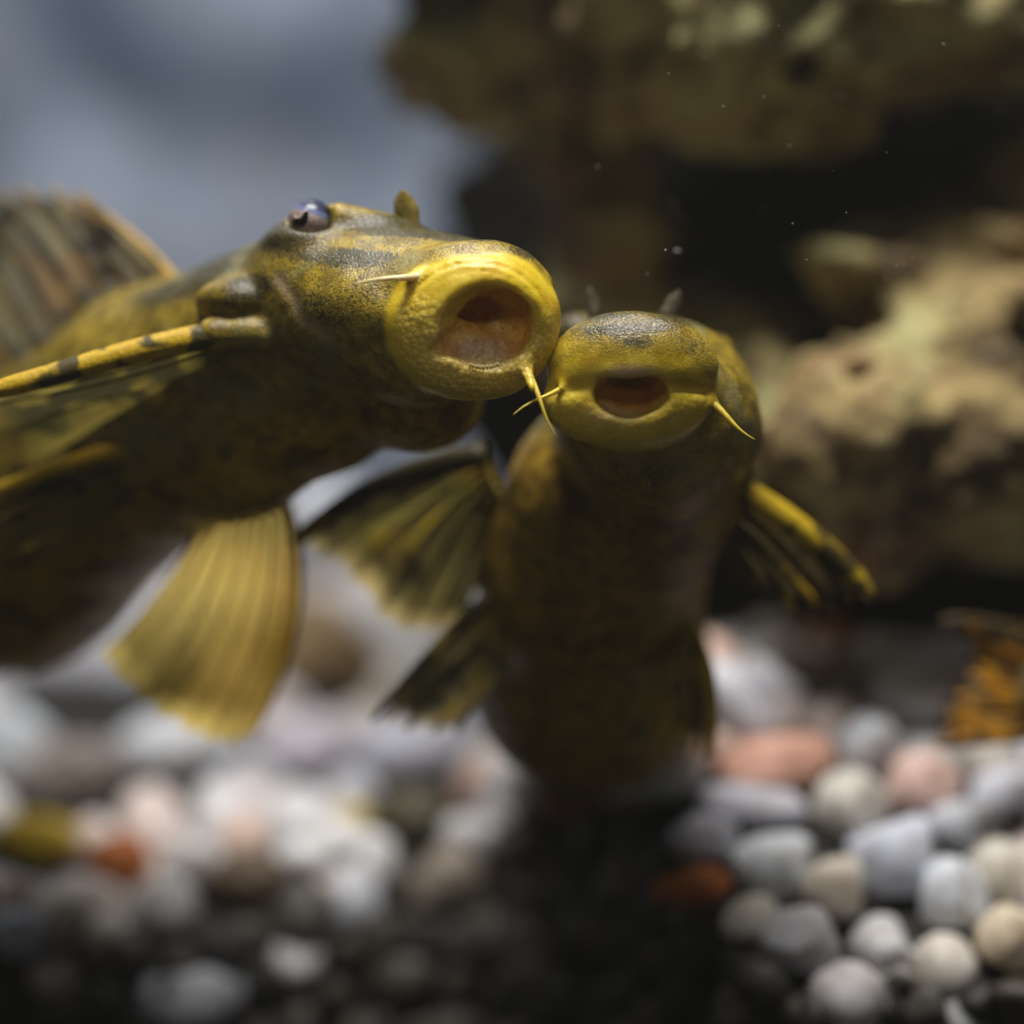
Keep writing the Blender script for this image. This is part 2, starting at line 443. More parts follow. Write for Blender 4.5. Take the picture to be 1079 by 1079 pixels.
# the rest of the gravel, nobody could count it
GV, GF, GC = [], [], []; base = 0
def put(x, y, z, r, colr, rs):
    global base
    p, f = SHAPES[rs.randint(len(SHAPES))]
    q = (p * (r * rs.uniform(.75, 1.2, 3))) @ rotm(rs).T + (x, y, z)
    GV.append(q); GF.append(f + base); base += len(q)
    GC.append(np.tile(np.array(colr) * rs.uniform(.8, 1.1), (len(q), 1)))
rg = np.random.RandomState(5)
for layer, (zo, step) in enumerate(((-.34, .56), (-.06, .66))):
    yy = -.2
    while yy < 23:
        xx = -11 + rg.uniform(0, step)
        while xx < 11:
            x = xx + rg.uniform(-.18, .18); y = yy + rg.uniform(-.18, .18)
            lim = 4.5 * (D0 + y) / D0 + 1.3
            if abs(x) < lim and y > toe(x) - .2:
                r = rg.choice([.27, .33, .40, .48], p=[.3, .35, .25, .1])
                r *= 1 + .02 * y
                z = gh(x, y) + zo + rg.uniform(-.07, .07)
                dd = np.linalg.norm(taken[:, :3] - (x, y, z), axis=1) - taken[:, 3] * .75
                # keep the sight line to the single pebbles free
                pj = taken[:, :3] * ((D0 + y) / (D0 + taken[:, 1]))[:, None]
                sc_ = (D0 + y) / (D0 + taken[:, 1])
                front = (y < taken[:, 1]) & (np.hypot(taken[:, 0] * sc_ - x, taken[:, 2] * sc_ - z) < taken[:, 3] * sc_ * .85 + r * .7)
                if dd.min() > r * .5 and not front.any():
                    put(x, y, z, r, PAL[rg.choice(len(PAL), p=pw)][0], rg)
            xx += step
        yy += step
for x in np.concatenate([np.arange(-6.5, -.2, .42), np.arange(-.2, 2.9, .2), np.arange(2.9, 6.5, .42)]):      # the steep front, lower rows coloured dark to stand for shade
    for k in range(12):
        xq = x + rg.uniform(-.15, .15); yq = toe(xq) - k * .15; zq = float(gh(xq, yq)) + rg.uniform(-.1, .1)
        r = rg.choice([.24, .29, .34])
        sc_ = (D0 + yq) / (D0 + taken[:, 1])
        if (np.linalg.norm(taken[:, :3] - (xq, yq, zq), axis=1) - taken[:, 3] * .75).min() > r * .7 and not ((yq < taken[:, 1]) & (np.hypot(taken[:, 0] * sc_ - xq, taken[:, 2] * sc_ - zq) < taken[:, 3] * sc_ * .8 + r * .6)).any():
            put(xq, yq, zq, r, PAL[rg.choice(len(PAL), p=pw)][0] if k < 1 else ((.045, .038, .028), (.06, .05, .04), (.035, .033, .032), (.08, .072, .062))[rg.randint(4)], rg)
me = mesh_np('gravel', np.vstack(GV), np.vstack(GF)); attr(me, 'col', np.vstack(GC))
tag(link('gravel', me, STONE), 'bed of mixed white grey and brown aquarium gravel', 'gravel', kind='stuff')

# ------------------------------------------------------------------ rocks
def rock(name, lumps, lo, hi, label, h=.11, amp=.42, cuts=(), mat=None):
    def f(p):
        d = None
        for c, r in lumps:
            e = ell(p, c, r); d = e if d is None else smin(d, e, .35)
        for c, r in cuts: d = smax(d, -ell(p, c, r), .3)
        n = fbm(p * .55 + 31, 3) - .5
        r_ = 1 - 2 * np.abs(fbm(p * 1.25 + 9, 3) - .5)
        st = np.sin((p[:, 2] + .5 * p[:, 0] * .3 + 1.1 * fbm(p * .7, 2)) * 5.2)
        pit = sstep(.56, .70, fbm(p * 1.7 + 77, 3))
        return d - amp * (1.5 * n + .8 * (r_ - .75)) - .05 * st - .42 * (fbm(p * 2.6, 3) - .5) + .38 * pit
    V, F = surfnets(f, lo, hi, h, 2.2)
    return tag(link(name, mesh_np(name, V, F), mat or mat_rock(name + '_stone')), label, 'rock')
def L(px, py, y, rx, rz, ry): 
    y += RY; s = (D0 + y) / D0
    return (P(px, py, y), (rx / PXC * s, ry, rz / PXC * s))
RY = -1.0
rock('overhanging_rock', [
    L(800, 15, 6.9, 250, 120, 2.4), L(1010, 10, 7.5, 190, 95, 2.4), L(790, 110, 6.6, 95, 60, 1.0), L(530, 60, 8.4, 130, 70, 1.6),
    L(690, 45, 7.0, 130, 85, 1.6), L(560, -75, 8, 170, 80, 3), L(880, 125, 6.8, 60, 36, .9), L(930, -60, 10.5, 320, 110, 3),
    L(655, 230, 7.9, 50, 140, .7), L(640, 360, 8.2, 70, 110, .8), L(600, 130, 8.0, 60, 60, .8),
  ], (-2.4, 1.4, -1.2), (9.5, 12.2, 8.8), 'brown and tan pitted rock overhanging the dark cave at top right')
rock('ledge_rock', [
    L(990, 470, 6.2, 190, 90, 1.6), L(900, 460, 5.6, 100, 85, 1.0), L(1060, 330, 7.2, 190, 55, 1.6), L(1040, 260, 7.8, 150, 60, 1.4), L(885, 275, 6.3, 40, 26, .6),
    L(940, 292, 6.8, 85, 34, .9), L(1010, 385, 6.3, 110, 30, .9), L(760, 345, 8.6, 130, 40, .9), L(900, 540, 6.4, 110, 60, 1.0),
    L(1060, 450, 7.5, 160, 120, 1.6), L(820, 420, 7.0, 60, 70, .9), L(1085, 215, 7.6, 55, 90, 1.0), L(860, 560, 6.6, 90, 45, .9), L(1080, 540, 7.0, 120, 60, 1.2),
  ], (-.2, 2.0, -2.0), (9.5, 9.8, 4.4), 'greenish grey mottled rock with jutting ledges right of the fish')
RY = 0
# rear stone that closes the cave, coloured near black for the shade inside
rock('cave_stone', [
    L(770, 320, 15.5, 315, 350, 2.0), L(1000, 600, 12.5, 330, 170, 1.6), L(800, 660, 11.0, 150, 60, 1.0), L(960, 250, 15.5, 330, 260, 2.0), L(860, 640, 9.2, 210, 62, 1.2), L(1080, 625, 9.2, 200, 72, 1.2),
  ], (-3.5, 7.0, -5), (13, 19, 9), 'stone closing the back of the cave, black to stand for shade', h=.2, amp=.5, mat=mat_plain('cave_shade_stone', (.004, .0035, .003), (.012, .010, .007), 2, .9, 0, .05, .6))

# ================================================================== FISH
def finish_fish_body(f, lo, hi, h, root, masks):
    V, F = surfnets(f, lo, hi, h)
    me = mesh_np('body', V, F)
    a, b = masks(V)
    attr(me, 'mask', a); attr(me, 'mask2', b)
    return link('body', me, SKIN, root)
def blob(V, px, py, y, r, rz=None):
    d = (V - P(px, py, y)) / np.array([r, r * 1.6, rz or r]); return np.exp(-(d * d).sum(1))

def tube(pts, rad, n=8, flat=1.0):
    pts = np.asarray(pts, float); V = []; m = len(pts)
    up = np.array([0, -1.0, .2])
    for i in range(m):
        t = pts[min(i + 1, m - 1)] - pts[max(i - 1, 0)]; t /= np.linalg.norm(t)
        a = np.cross(t, up); a /= np.linalg.norm(a); b = np.cross(a, t)
        for k in range(n):
            an = 2 * math.pi * k / n
            V.append(pts[i] + rad[i] * (math.cos(an) * a + flat * math.sin(an) * b))
    F = [[i * n + k, i * n + (k + 1) % n, (i + 1) * n + (k + 1) % n, (i + 1) * n + k] for i in range(m - 1) for k in range(n)]
    V.append(pts[0]); V.append(pts[-1]); 
    F += [[m * n, (k + 1) % n, k, k] for k in range(n)] + [[m * n + 1, (m - 1) * n + k, (m - 1) * n + (k + 1) % n, (m - 1) * n + (k + 1) % n] for k in range(n)]
    return V, F
def tube_mesh(name, pts, rad, n=8, flat=1.0):
    V, F = tube(pts, rad, n, flat)
    me = bpy.data.meshes.new(name)
    me.from_pydata([tuple(v) for v in V], [], [tuple(dict.fromkeys(int(i) for i in f)) for f in F])
    me.polygons.foreach_set('use_smooth', [True] * len(me.polygons)); me.update(); return me
def bez(a, m, b, n):
    a, m, b = (np.asarray(q, float) for q in (a, m, b)); c = 2 * m - .5 * (a + b)
    t = np.linspace(0, 1, n)[:, None]; return (1 - t) ** 2 * a + 2 * t * (1 - t) * c + t * t * b
def catmull(K, u):
    K = np.asarray(K, float); n = len(K) - 1; x = min(max(u, 0), .99999) * n; i = int(x); f = x - i
    p0, p1, p2, p3 = K[max(i - 1, 0)], K[i], K[i + 1], K[min(i + 2, n)]
    return .5 * (2 * p1 + (p2 - p0) * f + (2 * p0 - 5 * p1 + 4 * p2 - p3) * f * f + (3 * p1 - p0 - 3 * p2 + p3) * f ** 3)
def fin(name, root, keys, nrays, mmat, smat, rmat, spine=(.12, .05), ray=(.035, .012), label=None, corr=.03, flat=.8, scallop=.05, nv=26):
    """keys: list of (base, mid, tip) in cm; the first ray is the thick leading spine"""
    B = [k[0] for k in keys]; M = [k[1] for k in keys]; T = [k[2] for k in keys]
    per = 6; nu = (nrays - 1) * per + 1
    grid = []
    for i in range(nu):
        u = i / (nu - 1)
        b, m, t = catmull(B, u), catmull(M, u), catmull(T, u)
        g = abs(math.sin(math.pi * i / per))
        t = t + (m - t) * scallop * g * 2
        grid.append(bez(b, m, t, nv))
    G = np.array(grid)
    nrm = np.cross(G[-1, nv // 2] - G[0, nv // 2], G[nu // 2, -1] - G[nu // 2, 0]); nrm /= np.linalg.norm(nrm)
    vv = np.linspace(0, 1, nv)
    for i in range(nu):
        G[i] += nrm * (corr * math.cos(2 * math.pi * i / per) * np.minimum(1, vv * 3))[:, None]
        G[i] += nrm * (.06 * np.sin(vv * 5 + i * .35) * vv)[:, None]
    Vm = G.reshape(-1, 3); I = np.arange(nu * nv).reshape(nu, nv)
    F = np.stack([I[:-1, :-1], I[1:, :-1], I[1:, 1:], I[:-1, 1:]], -1).reshape(-1, 4)
    me = mesh_np(name, Vm, F)
    uvl = me.uv_layers.new(name='UVMap')
    UV = np.stack(np.meshgrid(np.linspace(0, nrays - 1, nu), vv, indexing='ij'), -1).reshape(-1, 2)
    li = np.empty(len(me.loops), np.int32); me.loops.foreach_get('vertex_index', li)
    uvl.data.foreach_set('uv', UV[li].astype(np.float32).ravel())
    fo = link(name, me, mmat, root)
    if label: fo['label'] = label
    for k in range(nrays):
        L_ = G[k * per]
        if k == 0:
            rr = np.interp(vv, [0, .1, .9, 1], [spine[0] * .9, spine[0], spine[1], spine[1] * .5])
            link('spine', tube_mesh('spine', L_, rr, 10, flat), smat, fo)
        else:
            rr = np.interp(vv, [0, 1], [ray[0], ray[1]])
            link('ray', tube_mesh('ray', L_[::2], rr[::2], 6), rmat, fo)
    return fo
def barbel(root, a, m, b, r0, r1, mat=BARB):
    pts = bez(a, m, b, 22); t = np.linspace(0, 1, 22)
    ax = np.asarray(b) - np.asarray(a); sd = np.cross(ax, (0, 1, 0)); sd /= np.linalg.norm(sd)
    pts = pts + sd * (.022 * np.sin(t * 5.5 + 1) * t)[:, None]
    return link('barbel', tube_mesh('barbel', pts, r1 + (r0 - r1) * (1 - t) ** 1.4, 8), mat, root)

# ---------------- left fish
A = empty('suckermouth_catfish', tuple(P(20, 700, 4.2)))
tag(A, 'left suckermouth catfish, yellow and olive, eye visible, round mouth wide open', 'fish', 'catfish in the tank')
CA = P(500, 342, -.08); FA = frame((.12, -.97, -.14))
def loc(p, C, R): return (p - C.astype(np.float32)) @ R.T.astype(np.float32)
def capA(q):
    re = np.hypot((q[:, 0] - .0) / .60, q[:, 1] / .55)
    return np.hypot((re - 1) * .56, q[:, 2] + .08 + .10 * np.abs(q[:, 0])) - .18 + .35 * sstep(.40, .05, q[:, 1])
GS = [np.array(P(a_, b_, .5)) for a_, b_ in ((296, 296), (312, 318), (322, 340), (350, 358))]
def gill(p):
    d = None
    for a_, b_ in zip(GS[:-1], GS[1:]):
        ab = (b_ - a_)[[0, 2]]; v = p[:, [0, 2]] - a_[[0, 2]]
        t_ = np.clip(v @ ab / (ab @ ab), 0, 1); e = np.linalg.norm(v - t_[:, None] * ab, axis=1)
        d = e if d is None else np.minimum(d, e)
    return np.exp(-(d / .05) ** 2) * sstep(1.0, .7, p[:, 1])
def fA(p):
    d = cone(p, P(519, 323, .34), .55, P(345, 312, 1.0), .80)
    d = smin(d, ell(p, P(400, 330, .62), (.80, .80, .60)), .25)
    d = smin(d, ell(p, P(425, 345, .36), (.52, .55, .48)), .25)
    d = smin(d, ell(p, P(440, 388, .45), (.50, .50, .36)), .25)
    body = cone(p, P(330, 335, 1.35), .86, P(175, 430, 2.7), 1.16)
    body = smin(body, cone(p, P(175, 430, 2.7), 1.16, P(10, 560, 4.4), 1.38), .3)
    body = smin(body, cone(p, P(10, 560, 4.4), 1.38, P(-230, 650, 5.6), 1.0), .4)
    body = smin(body, cone(p, P(-230, 650, 5.6), 1.0, P(-420, 700, 6.3), .5), .4)
    body = smin(body, ell(p, P(252, 448, 2.1), (.80, .8, .93)), .35)
    body = smin(body, ell(p, P(338, 425, 1.75), (.72, .7, .68)), .35)
    body = smin(body, ell(p, P(440, 415, 1.2), (.62, .7, .55)), .3)
    # shoulder plate in front of the pectoral fin
    body = smin(body, ell(p, P(258, 318, .86), (.44, .46, .25)), .10)
    body = smin(body, cone(p, P(275, 352, .55), .17, P(225, 352, .55), .14), .08)
    d = smin(d, body, .07)
    # brow ridge in front of the eye, eye socket
    d = smin(d, cone(p, P(357, 226, .58), .115, P(425, 246, .75), .14), .16)
    d = smin(d, ell(p, P(322, 253, .60), (.32, .26, .13)), .14)
    d = smax(d, -ell(p, P(327, 230, .50), (.2, .22, .19)), .03)
    e = p - P(327, 233, .54).astype(np.float32)
    tor = np.hypot(np.hypot(e[:, 0], e[:, 2]) - .205, e[:, 1]) - .035
    d = smin(d, tor + .14 * sstep(-.02, .12, e[:, 2] - .9 * np.clip(e[:, 0], 0, 1)), .05)
    # lip disc
    q = loc(p, CA, FA)
    disc = ell(q, (0, -.02, 0), (.76, .66, .29))
    disc = smin(disc, ell(q, (.06, .08, -.06), (.70, .56, .40)), .08)
        # snout skin that overhangs the upper lip
    d = smin(d, capA(q), .20)
    kk = .03 + .10 * sstep(.15, -.35, q[:, 1] + .6 * np.clip(q[:, 0], -1, .4))
    d = smin(d, disc, kk)
    d = smax(d, -ell(q, (.12, -.03, .42), (.49, .43, .40)), .07)
    d = smax(d, -cone(q, np.array([.18, .02, .13]), .31, np.array([-.37, -.22, .25]), .06), .05)
    d = smax(d, -ell(q, (.05, .12, -.12), (.20, .12, .24)), .08)
    d = smin(d, ell(q, (.12, -.24, -.10), (.30, .17, .20)), .10)
    d = smin(d, cone(p, P(462, 288, -.10), .06, P(425, 293, -.37), .028), .07)
    d = smin(d, cone(p, P(553, 384, -.10), .06, P(562, 410, -.30), .035), .07)
    # folds round the upper lip
    rr = np.hypot(q[:, 0] / .76, (q[:, 1]) / .66)
    an = np.arctan2(q[:, 1] - .04, q[:, 0] - .16)
    d = d + .012 * np.sin(an * 13 + 3 * q[:, 2]) * sstep(.55, .42, rr) * sstep(.25, .05, q[:, 2]) * sstep(-.5, -.3, q[:, 2])
    d = d + .035 * (fbm(p * 2.6, 2) - .5) + .02 * (fbm(p * 6.0 + 5, 2) - .5)
    w_ = sstep(.0, .35, q[:, 1]) * np.exp(-((rr - .83) / .13) ** 2)
    return d + .010 * w_ * np.sin(rr * 62) + .016 * gill(p)
def mA(V):
    q = loc(V, CA, FA); r = np.hypot(q[:, 0] / .78, (q[:, 1] + .01) / .68)
    lip = sstep(1.05, .97, r) * sstep(-.30, -.16, q[:, 2])
    lip *= sstep(.0, .05, capA(q))
    cav = np.minimum(cone(q, np.array([.18, .02, .13]), .32, np.array([-.37, -.22, .25]), .07), ell(q, (.05, .12, -.12), (.22, .14, .26)))
    inner = sstep(.04, -.02, cav) * sstep(.24, .08, q[:, 2]) * sstep(1, .9, r)
    pink = .85 * np.exp(-(((q[:, 0] - .04) / .26) ** 2 + ((q[:, 1] + .22) / .12) ** 2)) * sstep(1, .9, r)
    pap = sstep(.98, .80, r) * sstep(.25, -.12, q[:, 1] + .35 * q[:, 0] * (q[:, 0] < 0) ) * lip
    dk = sum(k * blob(V, *a) for k, *a in [
        (1.3, 365, 272, .1, .48, .10), (1.2, 450, 243, .2, .55, .11), (1., 300, 252, .6, .35, .14), (1., 425, 238, .8, .6, .10), (1.1, 510, 252, .2, .3, .06),
        (1.2, 262, 303, .5, .2, .12), (.8, 220, 295, 1.5, .3, .16), (.8, 170, 330, 2, .3, .25), (1., 552, 268, .1, .22, .07), (.7, 215, 345, 1.4, .15, .2), (.5, 130, 400, 2.5, .4, .3), (.7, 240, 275, 1.2, .5, .1), (.6, 190, 310, 1.6, .4, .12), (.5, 310, 300, .5, .3, .1), (.4, 350, 335, .1, .3, .2),
        (.6, 215, 270, 1.6, .6, .07), (.5, 340, 320, .4, .25, .12), (.6, 400, 312, .2, .3, .08), (.5, 240, 320, .5, .1, .1), (.7, 320, 245, .8, .3, .07)])
    yl = 1.3 * blob(V, 415, 257, .2, .42, .07) + .8 * blob(V, 330, 285, .3, .3, .12) + blob(V, 250, 270, 1, .3, .06) + .8 * blob(V, 455, 265, .1, .25, .1)
    dk = np.clip(dk - .55 * yl, 0, 1) * (1 - lip)
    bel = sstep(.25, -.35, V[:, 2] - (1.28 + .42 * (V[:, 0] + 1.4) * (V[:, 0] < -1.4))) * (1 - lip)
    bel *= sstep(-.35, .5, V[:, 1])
    pink = np.maximum(pink, .5 * gill(V))
    return np.stack([lip, inner, dk], 1), np.stack([bel, pink, pap], 1)
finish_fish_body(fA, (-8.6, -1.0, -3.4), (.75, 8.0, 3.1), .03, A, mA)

# eye of the left fish
def sphere_mesh(name, r, seg=32, rings=20, scale=(1, 1, 1)):
    bm = bmesh.new(); bmesh.ops.create_uvsphere(bm, u_segments=seg, v_segments=rings, radius=r)
    for v in bm.verts: v.co = Vector((v.co.x * scale[0], v.co.y * scale[1], v.co.z * scale[2]))
    me = bpy.data.meshes.new(name); bm.to_mesh(me); bm.free()
    me.polygons.foreach_set('use_smooth', [True] * len(me.polygons)); return me
def mat_eye():
    t = NT('fish_eye'); g = t.n('TexCoord').outputs['Object']
    sp = t.n('SeparateXYZ', {0: g}).outputs
    n = t.noise(g, 30, 3)
    iris = t.mix(t.ramp(n, .35, .65), (.24, .17, .15), (.46, .36, .32))
    up = t.math('ADD', t.math('MULTIPLY', sp[2], 1.0), t.math('MULTIPLY', sp[0], .35))
    c = t.mix(t.ramp(up, .03, .08), iris, (.12, .15, .28))
    c = t.mix(t.ramp(up, .085, .125), c, (.03, .03, .07))
    b = t.n('BsdfPrincipled', {'Base Color': c, 'Roughness': .4, 'Specular IOR Level': .3, 'Coat Weight': .3, 'Coat Roughness': .15})
    return t.surf(b.outputs[0])
EYE = mat_eye()
PUP = mat_plain('pupil_black', (.004, .004, .005), (.008, .007, .007), 10, .12, 0, .5, 0)
LAP = mat_plain('iris_flap', (.40, .28, .24), (.52, .40, .36), 20, .4)
ec = P(327, 233, .64)
eye = link('eye', sphere_mesh('eye', .2), EYE, A); eye.location = Vector(ec) - A.location * 0
eye.matrix_parent_inverse = A.matrix_world.inverted()
# pupil: an upright comma lying on the ball
def on_ball(c, r, px, py):
    q = P(px, py, c[1] - r); d = np.array([q[0] - c[0], 0, q[2] - c[2]])
    yy = math.sqrt(max(r * r - d @ d, 1e-6)); return c + d + np.array([0, -yy, 0])
pv = [on_ball(ec, .202, 317 + a, 231 + b) for a, b in [(0, 0)]]
PO = [(-9, 5), (-9, 0), (-6, -3), (-1, -2), (2, -7), (6, -10), (8, -6), (8, 0), (5, 6), (0, 9), (-5, 9)]
cent = on_ball(ec, .211, 317, 231)
me = bpy.data.meshes.new('pupil')
ring = [on_ball(ec, .205, 317 + a, 231 + b) for a, b in PO]
mid = [on_ball(ec, .209, 317 + a * .5, 231 + b * .5) for a, b in PO]
n_ = len(PO); vs = [tuple(v) for v in ring + mid + [cent]]
me.from_pydata(vs, [], [(k, (k + 1) % n_, n_ + (k + 1) % n_, n_ + k) for k in range(n_)] + [(n_ + k, n_ + (k + 1) % n_, 2 * n_) for k in range(n_)])
me.polygons.foreach_set('use_smooth', [True] * len(me.polygons))
bpy.context.view_layer.update()
link('pupil', me, PUP, eye)
lp = [on_ball(ec, .212, x, y) for x, y in [(309, 231), (311, 229), (314, 230), (317, 229), (319, 225), (322, 222), (325, 223)]]
link('iris_flap', tube_mesh('iris_flap', lp, [.010, .013, .013, .013, .013, .014, .010], 6), LAP, eye)

# nostril flaps
def flap(root, base, tip, wd, mat):
    b, t = np.asarray(base), np.asarray(tip); ax = t - b; s = np.array([1.0, .25, 0]); s -= ax * (s @ ax) / (ax @ ax); s /= np.linalg.norm(s)
    nrm = np.cross(ax, s); nrm /= np.linalg.norm(nrm); V = []; F = []; m = 10; k = 9
    for i in range(m):
        f = i / (m - 1); wv = wd * (1.15 - .75 * f + .55 * math.sin(f * 3.0) ** 2 * f) * (1 if f < .85 else max(.15, 1 - ((f - .85) / .15) ** 2 * .7))
        for j in range(k):
            g = j / (k - 1) * 2 - 1
            V.append(b + ax * (f + .08 * (1 - g * g) * (f > .8)) + s * (g * wv + .12 * wd * math.sin(f * 4)) + nrm * (-.5 * wd * (1 - g * g)))
    for i in range(m - 1):
        for j in range(k - 1): F.append((i * k + j, i * k + j + 1, (i + 1) * k + j + 1, (i + 1) * k + j))
    me = bpy.data.meshes.new('nostril_flap'); me.from_pydata([tuple(v) for v in V], [], F)
    me.polygons.foreach_set('use_smooth', [True] * len(me.polygons))
    o = link('nostril_flap', me, mat, root); md = o.modifiers.new('thick', 'SOLIDIFY'); md.thickness = .025; md.offset = 0
    return o
FLAP = mat_plain('nostril_skin', (.14, .11, .02), (.30, .23, .05), 14, .4, .2)
FLAPD = mat_plain('nostril_skin_dark', (.035, .03, .016), (.08, .07, .045), 14, .5, .2, .15)
flap(A, P(429, 240, .7), P(425, 203, .66), .10, FLAP)
barbel(A, P(462, 288, -.12), P(420, 294, -.40), P(374, 299, -.42), .055, .010, BARBP)
barbel(A, P(554, 388, -.12), P(571, 424, -.36), P(587, 462, -.40), .038, .005)
tp_ = [loc_ for loc_ in (CA + FA.T @ np.array([x_, y_, z_]) for x_, y_, z_ in ((-.06, -.335, .235), (.0, -.352, .235), (.06, -.358, .235), (.13, -.35, .235), (.19, -.33, .235)))]
for a_, b_ in zip(tp_[:-1], tp_[1:]):
    for f_ in (.1, .5, .9):
        c_ = a_ + (b_ - a_) * f_
        link('tooth', tube_mesh('tooth', [c_ - (0, -.03, .01), c_ + (0, -.02, .012)], [.012, .006], 6), BARBP, A)
# fins of the left fish
DORS = mat_fin('dorsal_membrane', (.50, .41, .15), (.10, .09, .045), (.66, .36, .03), (.78, .94), .62, 4.4, (.50, .60), 2.3)
PECT = mat_fin('pectoral_membrane', (.30, .24, .05), (.05, .045, .018), (.50, .34, .02), (.85, .97), .5, 4.0, (.46, .56), .8)
PELV = mat_fin('pelvic_membrane', (.56, .37, .008), (.40, .26, .008), (.60, .42, .012), (.14, .30), .4, 2.0, (.5, .65), 4.1, (1, .76, .20), .6, .48)
fin('dorsal_fin', A, [(P(185, 300, 2.4), P(150, 262, 2.6), P(88, 205, 2.9)), (P(130, 350, 2.9), P(90, 270, 3.1), P(30, 192, 3.4)),
    (P(70, 390, 3.4), P(20, 300, 3.6), P(-50, 200, 4.0)), (P(0, 430, 3.9), P(-60, 330, 4.2), P(-130, 250, 4.7))], 9, DORS, RAYO, RAYO, (.06, .035), (.04, .02), 'large rounded olive fin with rows of dark spots')
fin('pectoral_fin', A, [(P(290, 345, .55), P(150, 374, .45), P(-30, 414, .3)), (P(282, 358, .8), P(160, 410, 1.2), P(-30, 470, 1.5)),
    (P(275, 368, 1.1), P(190, 430, 1.6), P(40, 520, 2.4)), (P(268, 378, 1.3), P(215, 430, 1.8), P(120, 505, 2.6))], 7, PECT, RAY, RAYP, (.135, .095), (.04, .015), 'mottled fin behind a thick yellow spine')
fin('pelvic_fin', A, [(P(170, 462, 1.7), P(90, 487, 1.6), P(-30, 525, 1.8)), (P(165, 475, 1.75), P(95, 515, 1.7), P(-30, 575, 2.0)),
    (P(165, 490, 1.8), P(115, 545, 1.9), P(30, 600, 2.2))], 6, PECT, RAYG, RAYP, (.11, .07), (.04, .015))
fin('pelvic_fin', A, [(P(300, 520, 2.7), P(314, 650, 2.9), P(262, 782, 3.0)), (P(278, 528, 2.8), P(268, 660, 3.0), P(212, 780, 3.1)),
    (P(252, 535, 2.8), P(220, 645, 3.0), P(155, 745, 3.1)), (P(222, 545, 2.8), P(170, 620, 3.0), P(105, 692, 3.1))], 8, PELV, RAYG, RAYG, (.05, .02), (.024, .005), 'translucent yellow fan shaped fin touching the gravel', corr=.006, scallop=.03)

# ---------------- right fish
B = empty('suckermouth_catfish', tuple(P(610, 800, 5)))
tag(B, 'right suckermouth catfish facing the camera, mouth small and open, dark belly', 'fish', 'catfish in the tank')
CB = P(663, 408, .05); FB = frame((-.04, -.98, -.16))
def fB(p):
    d = ell(p, P(692, 438, 1.0), (.95, .95, .90))
    d = smin(d, cone(p, P(668, 392, .55), .50, P(690, 420, 1.3), .72), .2)
    body = cone(p, P(690, 470, 1.6), .86, P(625, 600, 2.9), 1.06)
    body = smin(body, cone(p, P(625, 600, 2.9), 1.06, P(622, 710, 4.0), 1.14), .3)
    body = smin(body, cone(p, P(622, 710, 4.0), 1.14, P(605, 725, 7.5), .6), .4)
    body = smin(body, cone(p, P(605, 725, 7.5), .6, P(600, 715, 10.5), .26), .4)
    body = smin(body, ell(p, P(650, 520, 2.1), (1.0, .75, .9)), .4)
    body = smin(body, ell(p, P(725, 510, 2.0), (.62, .6, .5)), .3)
    d = smin(d, body, .25)
    d = smin(d, ell(p, P(732, 458, 1.3), (.57, .6, .36)), .25)
    d = smin(d, ell(p, P(752, 372, 1.5), (.2, .22, .2)), .1)
    d = smin(d, ell(p, P(610, 352, 1.5), (.25, .25, .2)), .1)
    q = loc(p, CB, FB)
    low = ell(q, (-.02, -.12, .03), (.76, .42, .26))
    up = ell(q, (.03, .16, -.06), (.76, .50, .36))
    d = smin(d, up, .22)
    d = smin(d, low, .05)
    d = smax(d, -ell(q, (.02, -.05, .40), (.36, .22, .24)), .10)
    d = smax(d, -ell(q, (.02, -.03, .16), (.31, .21, .24)), .05)
    d = smax(d, -cone(q, np.array([.24, .07, .32]), .04, np.array([.78, -.02, .06]), .05), .05)
    d = smax(d, -cone(q, np.array([-.24, .06, .33]), .02, np.array([-.76, -.02, .10]), .03), .08)
    d = smin(d, cone(p, P(738, 412, .12), .075, P(758, 431, -.02), .045), .08)
    d = smin(d, cone(p, P(606, 402, .02), .05, P(590, 410, -.12), .03), .06)
    d = smin(d, ell(q, (.0, .15, .20), (.24, .05, .09)), .05)
    d = smax(d, -ell(q, (.02, .04, -.06), (.20, .07, .2)), .06)
    d = d + .03 * (fbm(p * 2.8 + 3, 2) - .5) + .02 * (fbm(p * 6.0 + 5, 2) - .5)
    return d
